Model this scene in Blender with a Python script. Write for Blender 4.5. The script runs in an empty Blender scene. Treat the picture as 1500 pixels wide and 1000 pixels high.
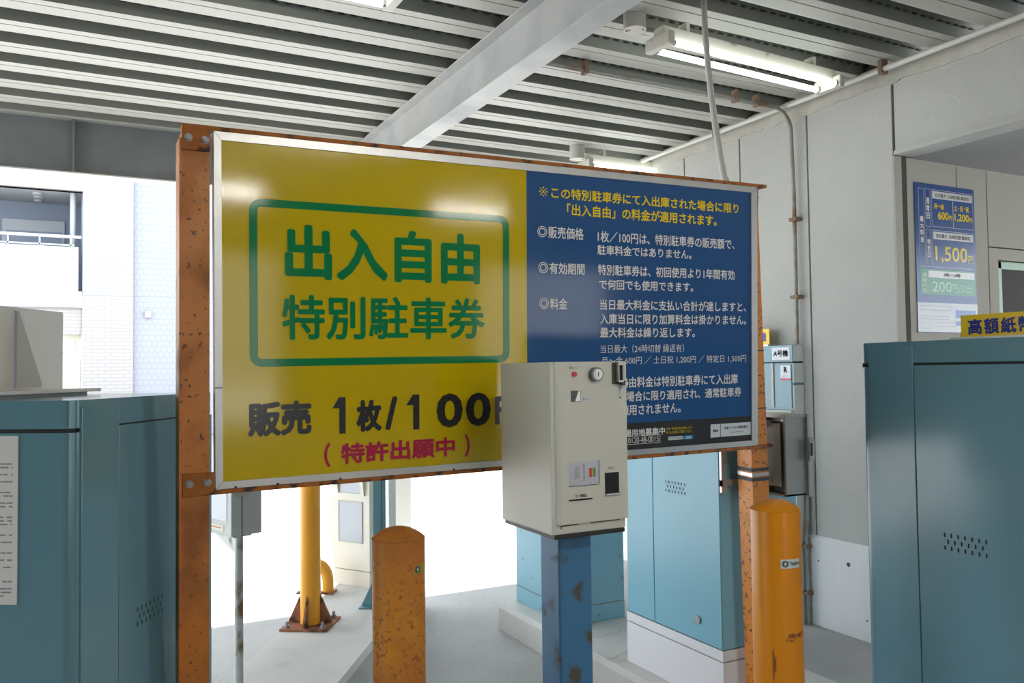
import bpy, bmesh, math, random
from mathutils import Vector, Matrix
random.seed(7)
PI = math.pi
SC = bpy.context.scene
COL = SC.collection

# ------------------------------------------------------------ camera
EYE = 1.55
FPX = 1223.4
YAW, PIT, ROL = math.radians(27.42), math.radians(1.984), math.radians(-0.6986)
FW = Vector((math.sin(YAW) * math.cos(PIT), math.cos(YAW) * math.cos(PIT), math.sin(PIT)))
_r = Vector((math.cos(YAW), -math.sin(YAW), 0)); _u = _r.cross(FW)
RT = math.cos(ROL) * _r + math.sin(ROL) * _u
UP = -math.sin(ROL) * _r + math.cos(ROL) * _u
cam_d = bpy.data.cameras.new('camera'); cam = bpy.data.objects.new('camera', cam_d); COL.objects.link(cam)
cam_d.sensor_width = 36.0; cam_d.lens = 36.0 * FPX / 1500.0; cam_d.clip_start = 0.05; cam_d.clip_end = 300
m = Matrix((RT, UP, -FW)).transposed().to_4x4(); m.translation = (0, 0, EYE)
cam.matrix_world = m
SC.camera = cam

# ------------------------------------------------------------ sky, sun, exposure
W = bpy.data.worlds.new('sky'); SC.world = W; W.use_nodes = True
W.node_tree.nodes['Background'].inputs[0].default_value = (0.86, 0.93, 1.0, 1)
W.node_tree.nodes['Background'].inputs[1].default_value = 0.85
sun_d = bpy.data.lights.new('sun', 'SUN'); sun_d.energy = 4.2; sun_d.angle = math.radians(1.2); sun_d.color = (1, 0.97, 0.92)
sun = bpy.data.objects.new('sun', sun_d); COL.objects.link(sun)
sun.rotation_euler = (math.radians(-13.0), math.radians(3.0), 0)       # high sun a little beyond the open front of the hall
sun.location = (0, 12, 20)
VS = SC.view_settings
VS.view_transform = 'Standard'; VS.look = 'None'; VS.gamma = 1.0; VS.use_curve_mapping = False
VS.exposure = 2.52
SC.cycles.max_bounces = 10
SC.cycles.diffuse_bounces = 6
SC.cycles.caustics_reflective = False
SC.cycles.caustics_refractive = False

# ------------------------------------------------------------ helpers
def lin(c):
    return tuple((x / 12.92 if x <= 0.04045 else ((x + 0.055) / 1.055) ** 2.4) for x in (v / 255.0 for v in c))

def mat(name, rgb, rough=0.5, metal=0.0, spec=0.5, noise=None, rust=None, bump=None, emit=None, coat=0.0, wear=None):
    """rgb in sRGB 0-255. noise=(scale, amount) soft mottling; rust=(rgb, scale, threshold, width);
    bump=(scale, strength, distance); wear = second (rgb, scale, threshold, width)."""
    M = bpy.data.materials.new(name); M.use_nodes = True
    nt = M.node_tree; N = nt.nodes; L = nt.links; B = N['Principled BSDF']
    B.inputs['Roughness'].default_value = rough; B.inputs['Metallic'].default_value = metal
    B.inputs['Specular IOR Level'].default_value = spec
    if coat: B.inputs['Coat Weight'].default_value = coat; B.inputs['Coat Roughness'].default_value = 0.06
    c = (*lin(rgb), 1)
    tc = N.new('ShaderNodeTexCoord'); out = None
    rgbn = N.new('ShaderNodeRGB'); rgbn.outputs[0].default_value = c; out = rgbn.outputs[0]
    def ntex(scale, detail=5, stretch=None):
        t = N.new('ShaderNodeTexNoise'); t.inputs['Scale'].default_value = scale; t.inputs['Detail'].default_value = detail
        src = tc.outputs['Object']
        if stretch:
            mp = N.new('ShaderNodeMapping'); mp.inputs['Scale'].default_value = stretch; L.new(src, mp.inputs[0]); src = mp.outputs[0]
        L.new(src, t.inputs['Vector']); return t
    if noise:
        t = ntex(noise[0], 6, noise[2] if len(noise) > 2 else None)
        mr = N.new('ShaderNodeMapRange'); mr.inputs[1].default_value = 0.3; mr.inputs[2].default_value = 0.7
        mr.inputs[3].default_value = 1 - noise[1]; mr.inputs[4].default_value = 1 + noise[1]
        L.new(t.outputs[0], mr.inputs[0])
        mx = N.new('ShaderNodeVectorMath'); mx.operation = 'SCALE'
        L.new(out, mx.inputs[0]); L.new(mr.outputs[0], mx.inputs['Scale']); out = mx.outputs[0]
    for rr in (rust, wear):
        if not rr: continue
        t = ntex(rr[1], 8, rr[4] if len(rr) > 4 else None); cr = N.new('ShaderNodeValToRGB')
        cr.color_ramp.elements[0].position = rr[2]; cr.color_ramp.elements[1].position = rr[2] + rr[3]
        L.new(t.outputs[0], cr.inputs[0])
        mx = N.new('ShaderNodeMix'); mx.data_type = 'RGBA'
        L.new(cr.outputs[0], mx.inputs[0]); L.new(out, mx.inputs[6]); mx.inputs[7].default_value = (*lin(rr[0]), 1); out = mx.outputs[2]
        ma = N.new('ShaderNodeMapRange'); ma.inputs[3].default_value = rough; ma.inputs[4].default_value = max(rough, 0.7)
        L.new(cr.outputs[0], ma.inputs[0]); L.new(ma.outputs[0], B.inputs['Roughness'])
    L.new(out, B.inputs['Base Color'])
    if bump:
        t = ntex(bump[0], 4); b = N.new('ShaderNodeBump'); b.inputs['Strength'].default_value = bump[1]; b.inputs['Distance'].default_value = bump[2]
        L.new(t.outputs[0], b.inputs['Height']); L.new(b.outputs[0], B.inputs['Normal'])
    if emit:
        B.inputs['Emission Color'].default_value = (*lin(emit[0]), 1); B.inputs['Emission Strength'].default_value = emit[1]
    return M

class MB:
    """collects shapes into ONE mesh object"""
    def __init__(s): s.v = []; s.f = []; s.mi = []; s.cur = 0; s.smooth = []
    def add(s, vs, fs, smooth=False):
        o = len(s.v); s.v += [tuple(v) for v in vs]
        for f in fs: s.f.append(tuple(o + i for i in f)); s.mi.append(s.cur); s.smooth.append(smooth)
        return s
    def m(s, i): s.cur = i; return s
    def box(s, x0, x1, y0, y1, z0, z1, b=0.0):
        if b <= 0:
            v = [(x0,y0,z0),(x1,y0,z0),(x1,y1,z0),(x0,y1,z0),(x0,y0,z1),(x1,y0,z1),(x1,y1,z1),(x0,y1,z1)]
            return s.add(v, [(0,3,2,1),(4,5,6,7),(0,1,5,4),(1,2,6,5),(2,3,7,6),(3,0,4,7)])
        bm = bmesh.new(); bmesh.ops.create_cube(bm, size=1)
        for q in bm.verts: q.co = ((x0+x1)/2 + q.co.x*(x1-x0), (y0+y1)/2 + q.co.y*(y1-y0), (z0+z1)/2 + q.co.z*(z1-z0))
        bmesh.ops.bevel(bm, geom=bm.edges[:], offset=b, segments=2, affect='EDGES', profile=0.7)
        bm.verts.index_update(); vs = [q.co[:] for q in bm.verts]; fs = [[q.index for q in f.verts] for f in bm.faces]; bm.free()
        return s.add(vs, fs)
    def prism(s, pts, lo, hi, axis='z'):
        """polygon pts extruded along an axis; pts are the two other coordinates in order"""
        def P(a, b, c): return {'z': (a,b,c), 'x': (c,a,b), 'y': (a,c,b)}[axis]
        n = len(pts); v = [P(a,b,lo) for a,b in pts] + [P(a,b,hi) for a,b in pts]
        f = [tuple(range(n))[::-1], tuple(range(n, 2*n))] + [(i, (i+1)%n, n+(i+1)%n, n+i) for i in range(n)]
        return s.add(v, f)
    def vbox(s, x0, x1, y0, y1, z0, z1, rs, seg=6, top=0.0):
        """upright box with rounded vertical edges; rs = radius of corners (x0y0, x1y0, x1y1, x0y1)"""
        pts = []
        for (cx, cy, a0), r in zip(((x0,y0,PI),(x1,y0,1.5*PI),(x1,y1,0),(x0,y1,.5*PI)), rs):
            if r <= 0: pts.append((cx, cy)); continue
            sx = 1 if cx == x0 else -1; sy = 1 if cy == y0 else -1
            for k in range(seg+1):
                a = a0 + (PI/2)*k/seg; pts.append((cx + sx*r + r*math.cos(a), cy + sy*r + r*math.sin(a)))
        return s.prism(pts, z0, z1)
    def cyl(s, p0, p1, r, n=24, r1=None, cap=True):
        p0 = Vector(p0); p1 = Vector(p1); d = (p1-p0).normalized(); a = d.orthogonal().normalized(); b = d.cross(a)
        r1 = r if r1 is None else r1; v = []; f = []
        for p, q in ((p0, r), (p1, r1)):
            v += [p + q*(math.cos(2*PI*i/n)*a + math.sin(2*PI*i/n)*b) for i in range(n)]
        s.add(v, [(i, (i+1)%n, n+(i+1)%n, n+i) for i in range(n)], True)
        if cap: s.add(v, [tuple(range(n))[::-1], tuple(range(n, 2*n))])
        return s
    def lathe(s, prof, n=40, c=(0,0)):
        v = []; f = []
        for r, z in prof: v += [(c[0]+r*math.cos(2*PI*i/n), c[1]+r*math.sin(2*PI*i/n), z) for i in range(n)]
        k = len(prof)
        for j in range(k-1):
            for i in range(n): f.append((j*n+i, j*n+(i+1)%n, (j+1)*n+(i+1)%n, (j+1)*n+i))
        s.add(v, f, True); s.add([v[i] for i in range(n)], [tuple(range(n))[::-1]]); s.add([v[(k-1)*n+i] for i in range(n)], [tuple(range(n))])
        return s
    def tube(s, pts, r, n=12):
        pts = [Vector(p) for p in pts]; v = []; k = len(pts); a = None
        for j, p in enumerate(pts):
            d = (pts[min(j+1,k-1)] - pts[max(j-1,0)]).normalized()
            a = d.orthogonal().normalized() if a is None else (a - a.dot(d)*d).normalized(); b = d.cross(a)
            v += [p + r*(math.cos(2*PI*i/n)*a + math.sin(2*PI*i/n)*b) for i in range(n)]
        f = [(j*n+i, j*n+(i+1)%n, (j+1)*n+(i+1)%n, (j+1)*n+i) for j in range(k-1) for i in range(n)]
        s.add(v, f, True); s.add(v, [tuple(range(n))[::-1], tuple(range((k-1)*n, k*n))])
        return s
    def quad(s, a, b, c, d): return s.add([a,b,c,d], [(0,1,2,3)])
    def rect(s, x0, x1, z0, z1, y=0.0): return s.quad((x0,y,z0),(x1,y,z0),(x1,y,z1),(x0,y,z1))
    def build(s, name, mats, parent=None, fix=True):
        me = bpy.data.meshes.new(name); me.from_pydata(s.v, [], s.f)
        if not isinstance(mats, (list, tuple)): mats = [mats]
        for q in mats: me.materials.append(q)
        me.polygons.foreach_set('material_index', s.mi); me.polygons.foreach_set('use_smooth', s.smooth)
        if fix:
            bm = bmesh.new(); bm.from_mesh(me); bmesh.ops.remove_doubles(bm, verts=bm.verts, dist=1e-6)
            if s.smooth and any(s.smooth):
                for e in bm.edges:
                    if len(e.link_faces) == 2 and e.calc_face_angle(0) > 0.7: e.smooth = False
            bm.to_mesh(me); bm.free()
        me.update()
        o = bpy.data.objects.new(name, me); COL.objects.link(o)
        if parent: o.parent = parent
        return o

def tag(o, label, cat, group=None):
    o['label'] = label; o['category'] = cat
    if group: o['group'] = group
    return o
def thing(name, label, cat, loc=(0,0,0), rz=0.0, group=None):
    o = bpy.data.objects.new(name, None); COL.objects.link(o); o.location = loc; o.rotation_euler = (0, 0, rz); o.empty_display_size = 0.1
    return tag(o, label, cat, group)
def struct(o): o['kind'] = 'structure'; return o
def lab(o, text): o['label'] = text; return o

def text_into(mb, s, x0, x1, z0, z1, y, bold=0.0, vertical=False):
    """adds the characters of s, fitted to the rectangle, to mesh builder mb (facing -y)"""
    if vertical:
        n = len(s); h = (z1 - z0) / n
        for i, ch in enumerate(s): text_into(mb, ch, x0, x1, z1 - (i+0.94)*h, z1 - (i+0.06)*h, y, bold)
        return
    cu = bpy.data.curves.new('t', 'FONT'); cu.body = s; cu.size = 1.0; cu.resolution_u = 3
    ob = bpy.data.objects.new('t', cu); COL.objects.link(ob)
    bpy.context.view_layer.update()
    me = bpy.data.meshes.new_from_object(ob.evaluated_get(bpy.context.evaluated_depsgraph_get()))
    xs = [v.co.x for v in me.vertices]; ys = [v.co.y for v in me.vertices]
    if xs:
        a, b, c, d = min(xs), max(xs), min(ys), max(ys)
        fs = [tuple(p.vertices) for p in me.polygons]; w = bold                     # heavier strokes: the glyph repeated around itself
        sh = [(0,0)] if w <= 0 else [(0,0)] + [(w*math.cos(k*PI/4), w*math.sin(k*PI/4)) for k in range(8)]
        for k, (dx, dz) in enumerate(sh):
            mb.add([(x0+w + (v.co.x-a)/(b-a or 1)*(x1-x0-2*w) + dx, y - 2e-5*k, z0+w + (v.co.y-c)/(d-c or 1)*(z1-z0-2*w) + dz) for v in me.vertices], fs)
    bpy.data.objects.remove(ob); bpy.data.curves.remove(cu); bpy.data.meshes.remove(me)

def at(px, py, x=None, y=None, z=None, d=None):
    """point of the real place seen at photo pixel (px, py), on a plane x=, y=, z= or at depth d"""
    v = FW + RT*((px-750)/FPX) - UP*((py-500)/FPX)
    t = x/v.x if x is not None else y/v.y if y is not None else (z-EYE)/v.z if z is not None else d
    return Vector((0,0,EYE)) + v*t

# ------------------------------------------------------------ materials
ASPH = mat('asphalt', (160,160,159), 0.92, noise=(1.2,0.16), bump=(160,0.55,0.006), wear=((140,140,139),60,0.54,0.2))
CONC = mat('island_concrete', (196,195,191), 0.9, noise=(2.0,0.10), bump=(60,0.2,0.004), wear=((164,163,159),5,0.60,0.25))
CONCP = mat('plinth_concrete', (222,223,223), 0.85, noise=(2.5,0.08,(1,1,0.25)), bump=(40,0.12,0.003), wear=((150,150,148),6,0.66,0.12))
ALC = mat('rough_wall_panel', (180,180,176), 0.95, noise=(1.5,0.05), bump=(95,0.55,0.008))
ALC2 = mat('recess_wall_panel', (188,186,177), 0.95, noise=(1.8,0.06), bump=(60,0.15,0.004))
MORT = mat('mortar_filler', (182,179,170), 0.95, noise=(8,0.10), bump=(40,0.5,0.01))
JOINT = mat('joint_dark', (82,82,80), 0.9)
SOFF = mat('soffit_board', (150,150,150), 0.8, noise=(1.0,0.05))
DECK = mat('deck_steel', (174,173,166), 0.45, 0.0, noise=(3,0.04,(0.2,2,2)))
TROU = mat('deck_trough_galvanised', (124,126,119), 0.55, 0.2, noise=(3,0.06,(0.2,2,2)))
BEAMM = mat('beam_paint', (180,181,180), 0.5, noise=(3.5,0.10), wear=((152,156,160),2.2,0.50,0.25))
GIRD = mat('girder_galvanised', (128,131,134), 0.7, noise=(4,0.12))
GIRDF = mat('girder_flange', (215,214,208), 0.6, noise=(6,0.05))
ORANGE = mat('orange_paint', (214,132,40), 0.38, noise=(5,0.08), rust=((92,54,30),60,0.59,0.05), wear=((160,96,44),9,0.60,0.12))
ORANGED = mat('orange_paint_worn', (196,120,42), 0.42, noise=(4,0.08), rust=((84,50,30),55,0.62,0.05), wear=((152,92,44),5,0.48,0.2))
RUSTD = mat('rusted_edge', (168,98,34), 0.7, noise=(12,0.25), rust=((60,38,28),14,0.52,0.10))
YEL = mat('sign_yellow', (206,180,4), 0.08, bump=(150,0.06,0.0008))
BLU = mat('sign_blue', (46,88,142), 0.08, bump=(150,0.06,0.0008))
CHAR = mat('sign_charcoal', (62,60,62), 0.08, bump=(150,0.06,0.0008))
GRN = mat('letter_green', (0,128,72), 0.08, bump=(150,0.06,0.0008))
LBLK = mat('letter_black', (42,42,46), 0.2)
LRED = mat('letter_red', (176,22,66), 0.2)
LYEL = mat('letter_yellow', (240,210,20), 0.2)
LWHT = mat('letter_white', (232,232,232), 0.2)
LBLU = mat('letter_navy', (22,40,140), 0.3)
ALU = mat('aluminium_frame', (202,203,202), 0.35, 0.55, noise=(9,0.05))
STEEL = mat('steel_bright', (190,190,188), 0.3, 0.9)
BOLTM = mat('bolt_grey', (150,152,152), 0.5, 0.4, rust=((80,50,34),60,0.6,0.1))
WHITE = mat('machine_offwhite', (214,214,204), 0.42, noise=(2,0.02))
DARK = mat('dark_plastic', (36,36,38), 0.5)
BLACK = mat('slot_black', (10,10,11), 0.6)
TEAL = mat('teal_cabinet', (100,140,154), 0.17, noise=(1.2,0.02))
LTEAL = mat('light_blue_cabinet', (128,182,202), 0.28, noise=(1.5,0.03))
RTEAL = mat('rusting_blue_cabinet', (128,178,196), 0.45, noise=(2,0.05), rust=((128,104,56),16,0.64,0.10))
BPOST = mat('blue_post', (62,124,170), 0.5, noise=(4,0.08), rust=((84,84,72),12,0.58,0.12))
BASEW = mat('cabinet_base_grey', (222,222,226), 0.6, noise=(2,0.02))
BOLLY = mat('bollard_yellow', (230,146,18), 0.30, noise=(3,0.05), rust=((150,88,40),22,0.70,0.05))
BOLLR = mat('bollard_rusting', (222,146,36), 0.5, noise=(5,0.08), rust=((128,76,42),70,0.54,0.13), wear=((184,112,50),3.2,0.42,0.24))
POLEY = mat('pole_yellow', (240,166,40), 0.4, noise=(5,0.06), rust=((160,104,70),20,0.68,0.08))
RUSTP = mat('rusty_plate', (150,100,72), 0.8, noise=(14,0.2), rust=((82,52,36),20,0.5,0.15))
GALV = mat('galvanised_pole', (186,188,186), 0.5, 0.3, rust=((124,96,56),18,0.52,0.14,(1,1,0.5)))
BOXG = mat('box_grey', (190,191,186), 0.5, noise=(5,0.05), rust=((156,118,66),9,0.60,0.12))
CREAM = mat('gate_cream', (224,222,210), 0.45, noise=(3,0.03))
CABG = mat('cable_box_grey', (176,177,170), 0.45, noise=(3,0.03))
CABI = mat('cable_box_inner', (205,205,204), 0.4)
PIPE = mat('pvc_conduit', (196,196,190), 0.5, noise=(8,0.06))
CONDR = mat('rusty_conduit', (150,150,146), 0.55, 0.3, rust=((132,92,44),6,0.5,0.2))
BRACK = mat('rust_bracket', (126,104,84), 0.8, noise=(20,0.2))
FIXT = mat('fixture_enamel', (206,202,192), 0.5, noise=(6,0.06), rust=((140,100,70),14,0.66,0.1))
TUBE = mat('lit_tube', (255,255,255), 0.4, emit=((246,255,250), 1.3))
PAPER = mat('notice_paper', (214,214,212), 0.7)
INK = mat('notice_ink', (96,96,98), 0.8)
ACRY = mat('grey_board', (206,206,202), 0.5, noise=(2,0.02))
EDGEB = mat('board_edge_blue', (170,172,200), 0.4)
TILE = mat('facade_tile_white', (146,143,142), 0.6)
TILEB = mat('facade_tile_shaded', (136,139,148), 0.6)  # shade of the side face put into the tile colour
SLAB = mat('balcony_paint', (154,158,161), 0.6)
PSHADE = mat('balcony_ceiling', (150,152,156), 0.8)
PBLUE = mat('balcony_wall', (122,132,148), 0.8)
GLASS = mat('window_glass', (70,98,86), 0.06, spec=0.9)
WGLASS = mat('screen_glass', (168,176,188), 0.08, spec=0.8)
WFRAME = mat('window_frame_green', (160,190,172), 0.4)
POSTB = mat('poster_blue', (44,84,150), 0.2, bump=(30,0.03,0.002))
POSTG = mat('poster_green', (60,150,112), 0.2, bump=(30,0.05,0.002))
POSTW = mat('poster_white', (214,218,226), 0.2, bump=(30,0.05,0.002))
POSTF = mat('poster_faded_green', (168,208,190), 0.2)
REDL = mat('lamp_red', (214,20,60), 0.3)
LABW = mat('label_white', (214,220,226), 0.5)
ORNG = mat('label_orange', (214,120,60), 0.5)
STKG = mat('sticker_green', (52,84,66), 0.5)
HALL = mat('hall_wall', (120,120,117), 0.9, noise=(1,0.05))
SIGY = mat('small_sign_yellow', (244,206,30), 0.35)

# tiled facade: a brick grid of thin pale joints
def tile_nodes(M, w, h, c2):
    nt = M.node_tree; N = nt.nodes; L = nt.links; B = N['Principled BSDF']
    tc = N.new('ShaderNodeTexCoord'); sp = N.new('ShaderNodeSeparateXYZ'); cb = N.new('ShaderNodeCombineXYZ'); br = N.new('ShaderNodeTexBrick')
    ad = N.new('ShaderNodeMath'); L.new(tc.outputs['Object'], sp.inputs[0]); L.new(sp.outputs[0], ad.inputs[0]); L.new(sp.outputs[1], ad.inputs[1])
    L.new(ad.outputs[0], cb.inputs[0]); L.new(sp.outputs[2], cb.inputs[1]); L.new(cb.outputs[0], br.inputs['Vector'])
    c = B.inputs['Base Color'].links[0].from_socket
    L.new(c, br.inputs['Color1']); L.new(c, br.inputs['Color2']); br.inputs['Mortar'].default_value = (*lin(c2), 1)
    br.inputs['Scale'].default_value = 1.0; br.inputs['Brick Width'].default_value = w; br.inputs['Row Height'].default_value = h; br.inputs['Mortar Size'].default_value = 0.012
    L.new(br.outputs[0], B.inputs['Base Color'])
tile_nodes(TILE, 0.24, 0.075, (134,131,130)); tile_nodes(TILEB, 0.12, 0.12, (127,131,141))

# ------------------------------------------------------------ ground and shell
struct(MB().box(-30, 30, -30, 40, -0.3, 0).build('floor', ASPH))

# ribbed steel deck: one period every 0.3003 m, running along x
mb = MB(); XL, XR = -5.0, 4.10; P = 0.3003; Z = 3.2
prof = [(-.057,0),(-.004,0),(-.003,.007),(.003,.007),(.004,0),(.088,0),(.102,.003),(.112,.012),(.118,.075),(.214,.075)]
pts = []
for k in range(-32, 13): pts += [(2.407 + P*k + a, Z + b) for a, b in prof]
pts = [p for p in pts if p[0] < 6.16] + [(6.16, Z)]
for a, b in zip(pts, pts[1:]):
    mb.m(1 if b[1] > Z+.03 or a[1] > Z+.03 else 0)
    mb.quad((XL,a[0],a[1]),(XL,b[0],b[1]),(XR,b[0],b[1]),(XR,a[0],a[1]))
mb.m(2)
for k in range(-1, 12):                                   # embossed tabs pressed into the far web of every trough
    y0 = 2.407 + P*k + .219; n = int((XR + 1.4)/.062)
    for i in range(n):
        x = -1.4 + .062*i
        mb.box(x, x+.030, y0-.006, y0+.004, Z+.045, Z+.051)
mb.m(0).box(XL, XR+0.3, -7.3, 6.2, Z+.085, Z+.20).box(XR, 8.0, -7.3, -3.0, Z+.01, Z+.08)
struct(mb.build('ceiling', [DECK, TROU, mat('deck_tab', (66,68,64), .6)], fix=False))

# right wall: rough panels with open joints above a concrete upstand
mb = MB(); WX = 3.95; js = [3.055, 3.661, 4.247, 4.826, 5.41, 6.0, 6.6]
mb.m(1).box(WX+.02, WX+.16, 3.056, 6.6, .5, 3.28)
mb.m(0)
for a, b in zip(js, js[1:]): mb.box(WX, WX+.10, a+.006, b-.006, .535, 3.105, .004)
mb.m(2)
def jagged(mb, y0, y1, x, zb, zt):                       # irregular strip of filler, one piece
    pts = []; y = y0
    while y < y1: pts.append((y, zb - random.uniform(0,.022))); y += random.uniform(.03,.11)
    pts += [(y1, zb), (y1, zt), (y0, zt)]
    mb.prism(pts, x, WX+.1, 'x')
jagged(mb, 3.0, 6.1, WX-.010, 3.105, 3.21)
struct(mb.build('wall_right', [ALC, JOINT, MORT]))
struct(MB().box(WX-.012, WX+.2, 3.05, 6.6, 0, .52, .006).box(WX-.004, WX+.18, 3.05, 6.6, .52, .537).m(1).cyl((WX-.0125,3.64,.39),(WX-.011,3.64,.39),.006,12).cyl((WX-.0125,3.42,.41),(WX-.011,3.42,.41),.013,16).cyl((WX-.0125,3.30,.12),(WX-.011,3.30,.12),.006,12).build('baseboard_right', [CONCP, JOINT]))
# lintel over the opening towards the camera
mb = MB()
mb.box(WX+.002, WX+.12, -3.0, 3.046, 2.722, 3.105, .004); mb.box(WX-.012, WX+.14, -3.0, 3.046, 2.70, 2.722, .004)
mb.m(1); jagged(mb, -2.9, 3.0, WX-.010, 3.105, 3.19)
struct(mb.build('trim_1', [ALC, MORT]))
# wall of the recess (faces the camera) with joints, and its smooth ceiling
mb = MB(); YR = 3.055
mb.m(1).box(WX+.03, 8.0, YR+.02, YR+.15, 0, 2.72)
mb.m(0); xs = [(WX+.002,4.012),(4.052,4.474),(4.482,4.75)]
for a, b in xs: mb.box(a, b, YR, YR+.1, 0, 2.70, .003)
mb.box(4.758, 8.0, YR, YR+.1, 2.248, 2.70, .003); mb.box(4.758, 4.845, YR, YR+.1, 0, 2.24, .002); mb.box(4.845, 8.0, YR, YR+.1, 2.172, 2.24, .002); mb.box(4.845, 8.0, YR, YR+.1, 0, 1.2, .002); mb.box(6.15, 8.0, YR, YR+.1, 1.2, 2.172)
struct(mb.build('wall_recess', [ALC2, JOINT]))
struct(MB().box(WX+.14, 8.0, -3.0, YR, 2.698, 2.78).m(1).box(WX+.14, 8, 2.30, 2.306, 2.696, 2.70).build('trim_2', [SOFF, JOINT]))
w = MB()
for a in ((4.85,6.14,2.12,2.165),(4.85,6.14,1.2,1.245),(4.85,4.895,1.2,2.165),(6.095,6.14,1.2,2.165)): w.box(a[0],a[1],YR+.012,YR+.06,a[2],a[3],.004)
w1 = struct(w.build('window_1', WFRAME)); MB().box(4.89,6.1,YR+.03,YR+.04,1.24,2.13).build('pane', GLASS, w1)
# unseen hall sides that shape the light
struct(MB().box(-5.15, -5.0, -7.2, 2.0, 0, 3.3).build('wall_left', mat('hall_wall_dark', (84,84,82), .9)))
struct(MB().box(8.0, 8.15, -7.2, -1.2, 0, 3.3).build('wall_far_right', HALL))
mb = MB(); mb.box(-5.0, .2, -7.35, -7.2, 0, 3.3).box(.2, 8.0, -7.35, -7.2, 2.5, 3.3).box(2.45, 5.6, -7.35, -7.2, 0, 2.5)
struct(mb.build('wall_back', HALL))
struct(MB().box(-6, 24, -15.3, -15, 0, 5).build('wall_bounce', mat('bounce_wall', (170,168,164), .9)))  # added wall out of view, bounces light in and shows in the sign's gloss

# ------------------------------------------------------------ steelwork
mb = MB()
mb.box(1.772, 1.897, -7.2, 5.95, 2.95, 2.959, .002).box(1.772, 1.897, -7.2, 5.95, 3.190, 3.199, .002).box(1.831, 1.838, -7.2, 5.95, 2.958, 3.191)
tag(mb.build('ceiling_beam', BEAMM), 'pale grey painted steel I-beam running under the ribbed deck toward the street', 'beam')
g = thing('edge_girder', 'dark grey steel edge girder with pale lower flange along the open front', 'girder', (0,6.055,2.846))
mb = MB().box(-6.0, 3.94, .0, .012, .008, .352)
for x in (-4.2,-2.1,-.045,2.0,3.7): mb.box(x, x+.012, -.05, 0, .01, .35)
mb.build('web', GIRD, g)
lab(MB().box(-6.0, 3.94, -.055, .06, 0, .010, .001).build('lower_flange', GIRDF, g), 'pale lower flange')
c = thing('steel_column', 'pale square column standing behind the cream gate machine', 'column', (2.182,6.237,0))
MB().box(0, .145, 0, .28, 0.02, 3.2, .006).build('shaft', mat('column_paint', (222,221,214), .6, noise=(4,.04)), c)
MB().box(-.06, .205, -.06, .34, 0, .022, .004).build('base_plate', GALV, c)

# ------------------------------------------------------------ ceiling lights, boxes, conduits
def fixture(loc, rz, label, group='twin tube ceiling lights', tube=None, drop=.0):
    t = thing('ceiling_light', label, 'light', loc, rz, group)             # local x = length, hangs from deck, origin at deck height
    MB().box(0, 1.22, -.035, .035, -.10, -.045, .004).box(.15,.17,-.03,.03,-.045,drop).box(1.05,1.07,-.03,.03,-.045,drop).build('batten', FIXT, t)
    for x in (0, 1.205): MB().box(x-.012, x+.027, -.085, .085, -.150, -.085, .010).build('lamp_holder', FIXT, t)
    for y in (-.058, .058):
        b = MB().cyl((.045, y, -.132), (1.18, y, -.132), .0145, 16).build('fluorescent_tube', tube or TUBE, t)
        for x in (.027, 1.18): MB().cyl((x, y, -.132), (x+.018, y, -.132), .0150, 16).build('end_cap', STEEL, b)
    return t
fixture((2.412, 3.115, 3.2), math.radians(3.6), 'lit twin tube ceiling light near the top right, beside the hanging conduit')
fixture((3.35, 5.245, 3.2), math.radians(-1.0), 'twin tube ceiling light partly hidden above the right end of the sign')
fixture((-.075, 3.165, 3.2), math.radians(1.5), 'twin tube ceiling light at the top edge, only its end showing')
TUBES = mat('fill_tube_strong', (255,255,255), 0.4, emit=((255,250,240), 20.0))
TUBEM = mat('lit_tube_medium', (255,255,255), 0.4, emit=((255,250,240), 12.0))
fixture((.30, -3.3, 2.98), 0, 'twin tube ceiling light mirrored at the left end of the sign', tube=TUBEM, drop=.22)
fixture((3.9, -5.0, 3.2), 0, 'twin tube ceiling light mirrored in the middle of the sign', tube=TUBEM)
fixture((1.0, -1.2, 3.2), 0, 'added twin tube fill light out of view behind the viewer', tube=TUBES)  # fill light added out of view to brighten the machine fronts

def jbox(loc, r, h, label):
    t = thing('junction_box', label, 'electrical box', loc, 0, 'round junction boxes')
    MB().cyl((0,0,-h), (0,0,.02), r, 32).build('box_body', PIPE, t)
    q = MB().cyl((0,0,-h-.006), (0,0,-h), r*1.03, 32).build('cover', FIXT, t)
    for a in (-.7, 2.4): MB().cyl((r*.75*math.cos(a), r*.75*math.sin(a), -h-.009), (r*.75*math.cos(a), r*.75*math.sin(a), -h-.005), .004, 8).build('screw', DARK, q)
jbox((2.305, 3.155, 3.2), .052, .058, 'round grey junction box left of the lit twin tube ceiling light')
jbox((3.26, 5.20, 3.19), .055, .085, 'round grey junction box above the top edge of the sign')
tag(MB().tube([(2.34,3.155,3.15),(2.45,3.155,3.155),(2.52,3.14,3.165)], .011).build('conduit', CONDR), 'short dark conduit between the junction box and the lit ceiling light', 'conduit', 'conduits')
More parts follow.
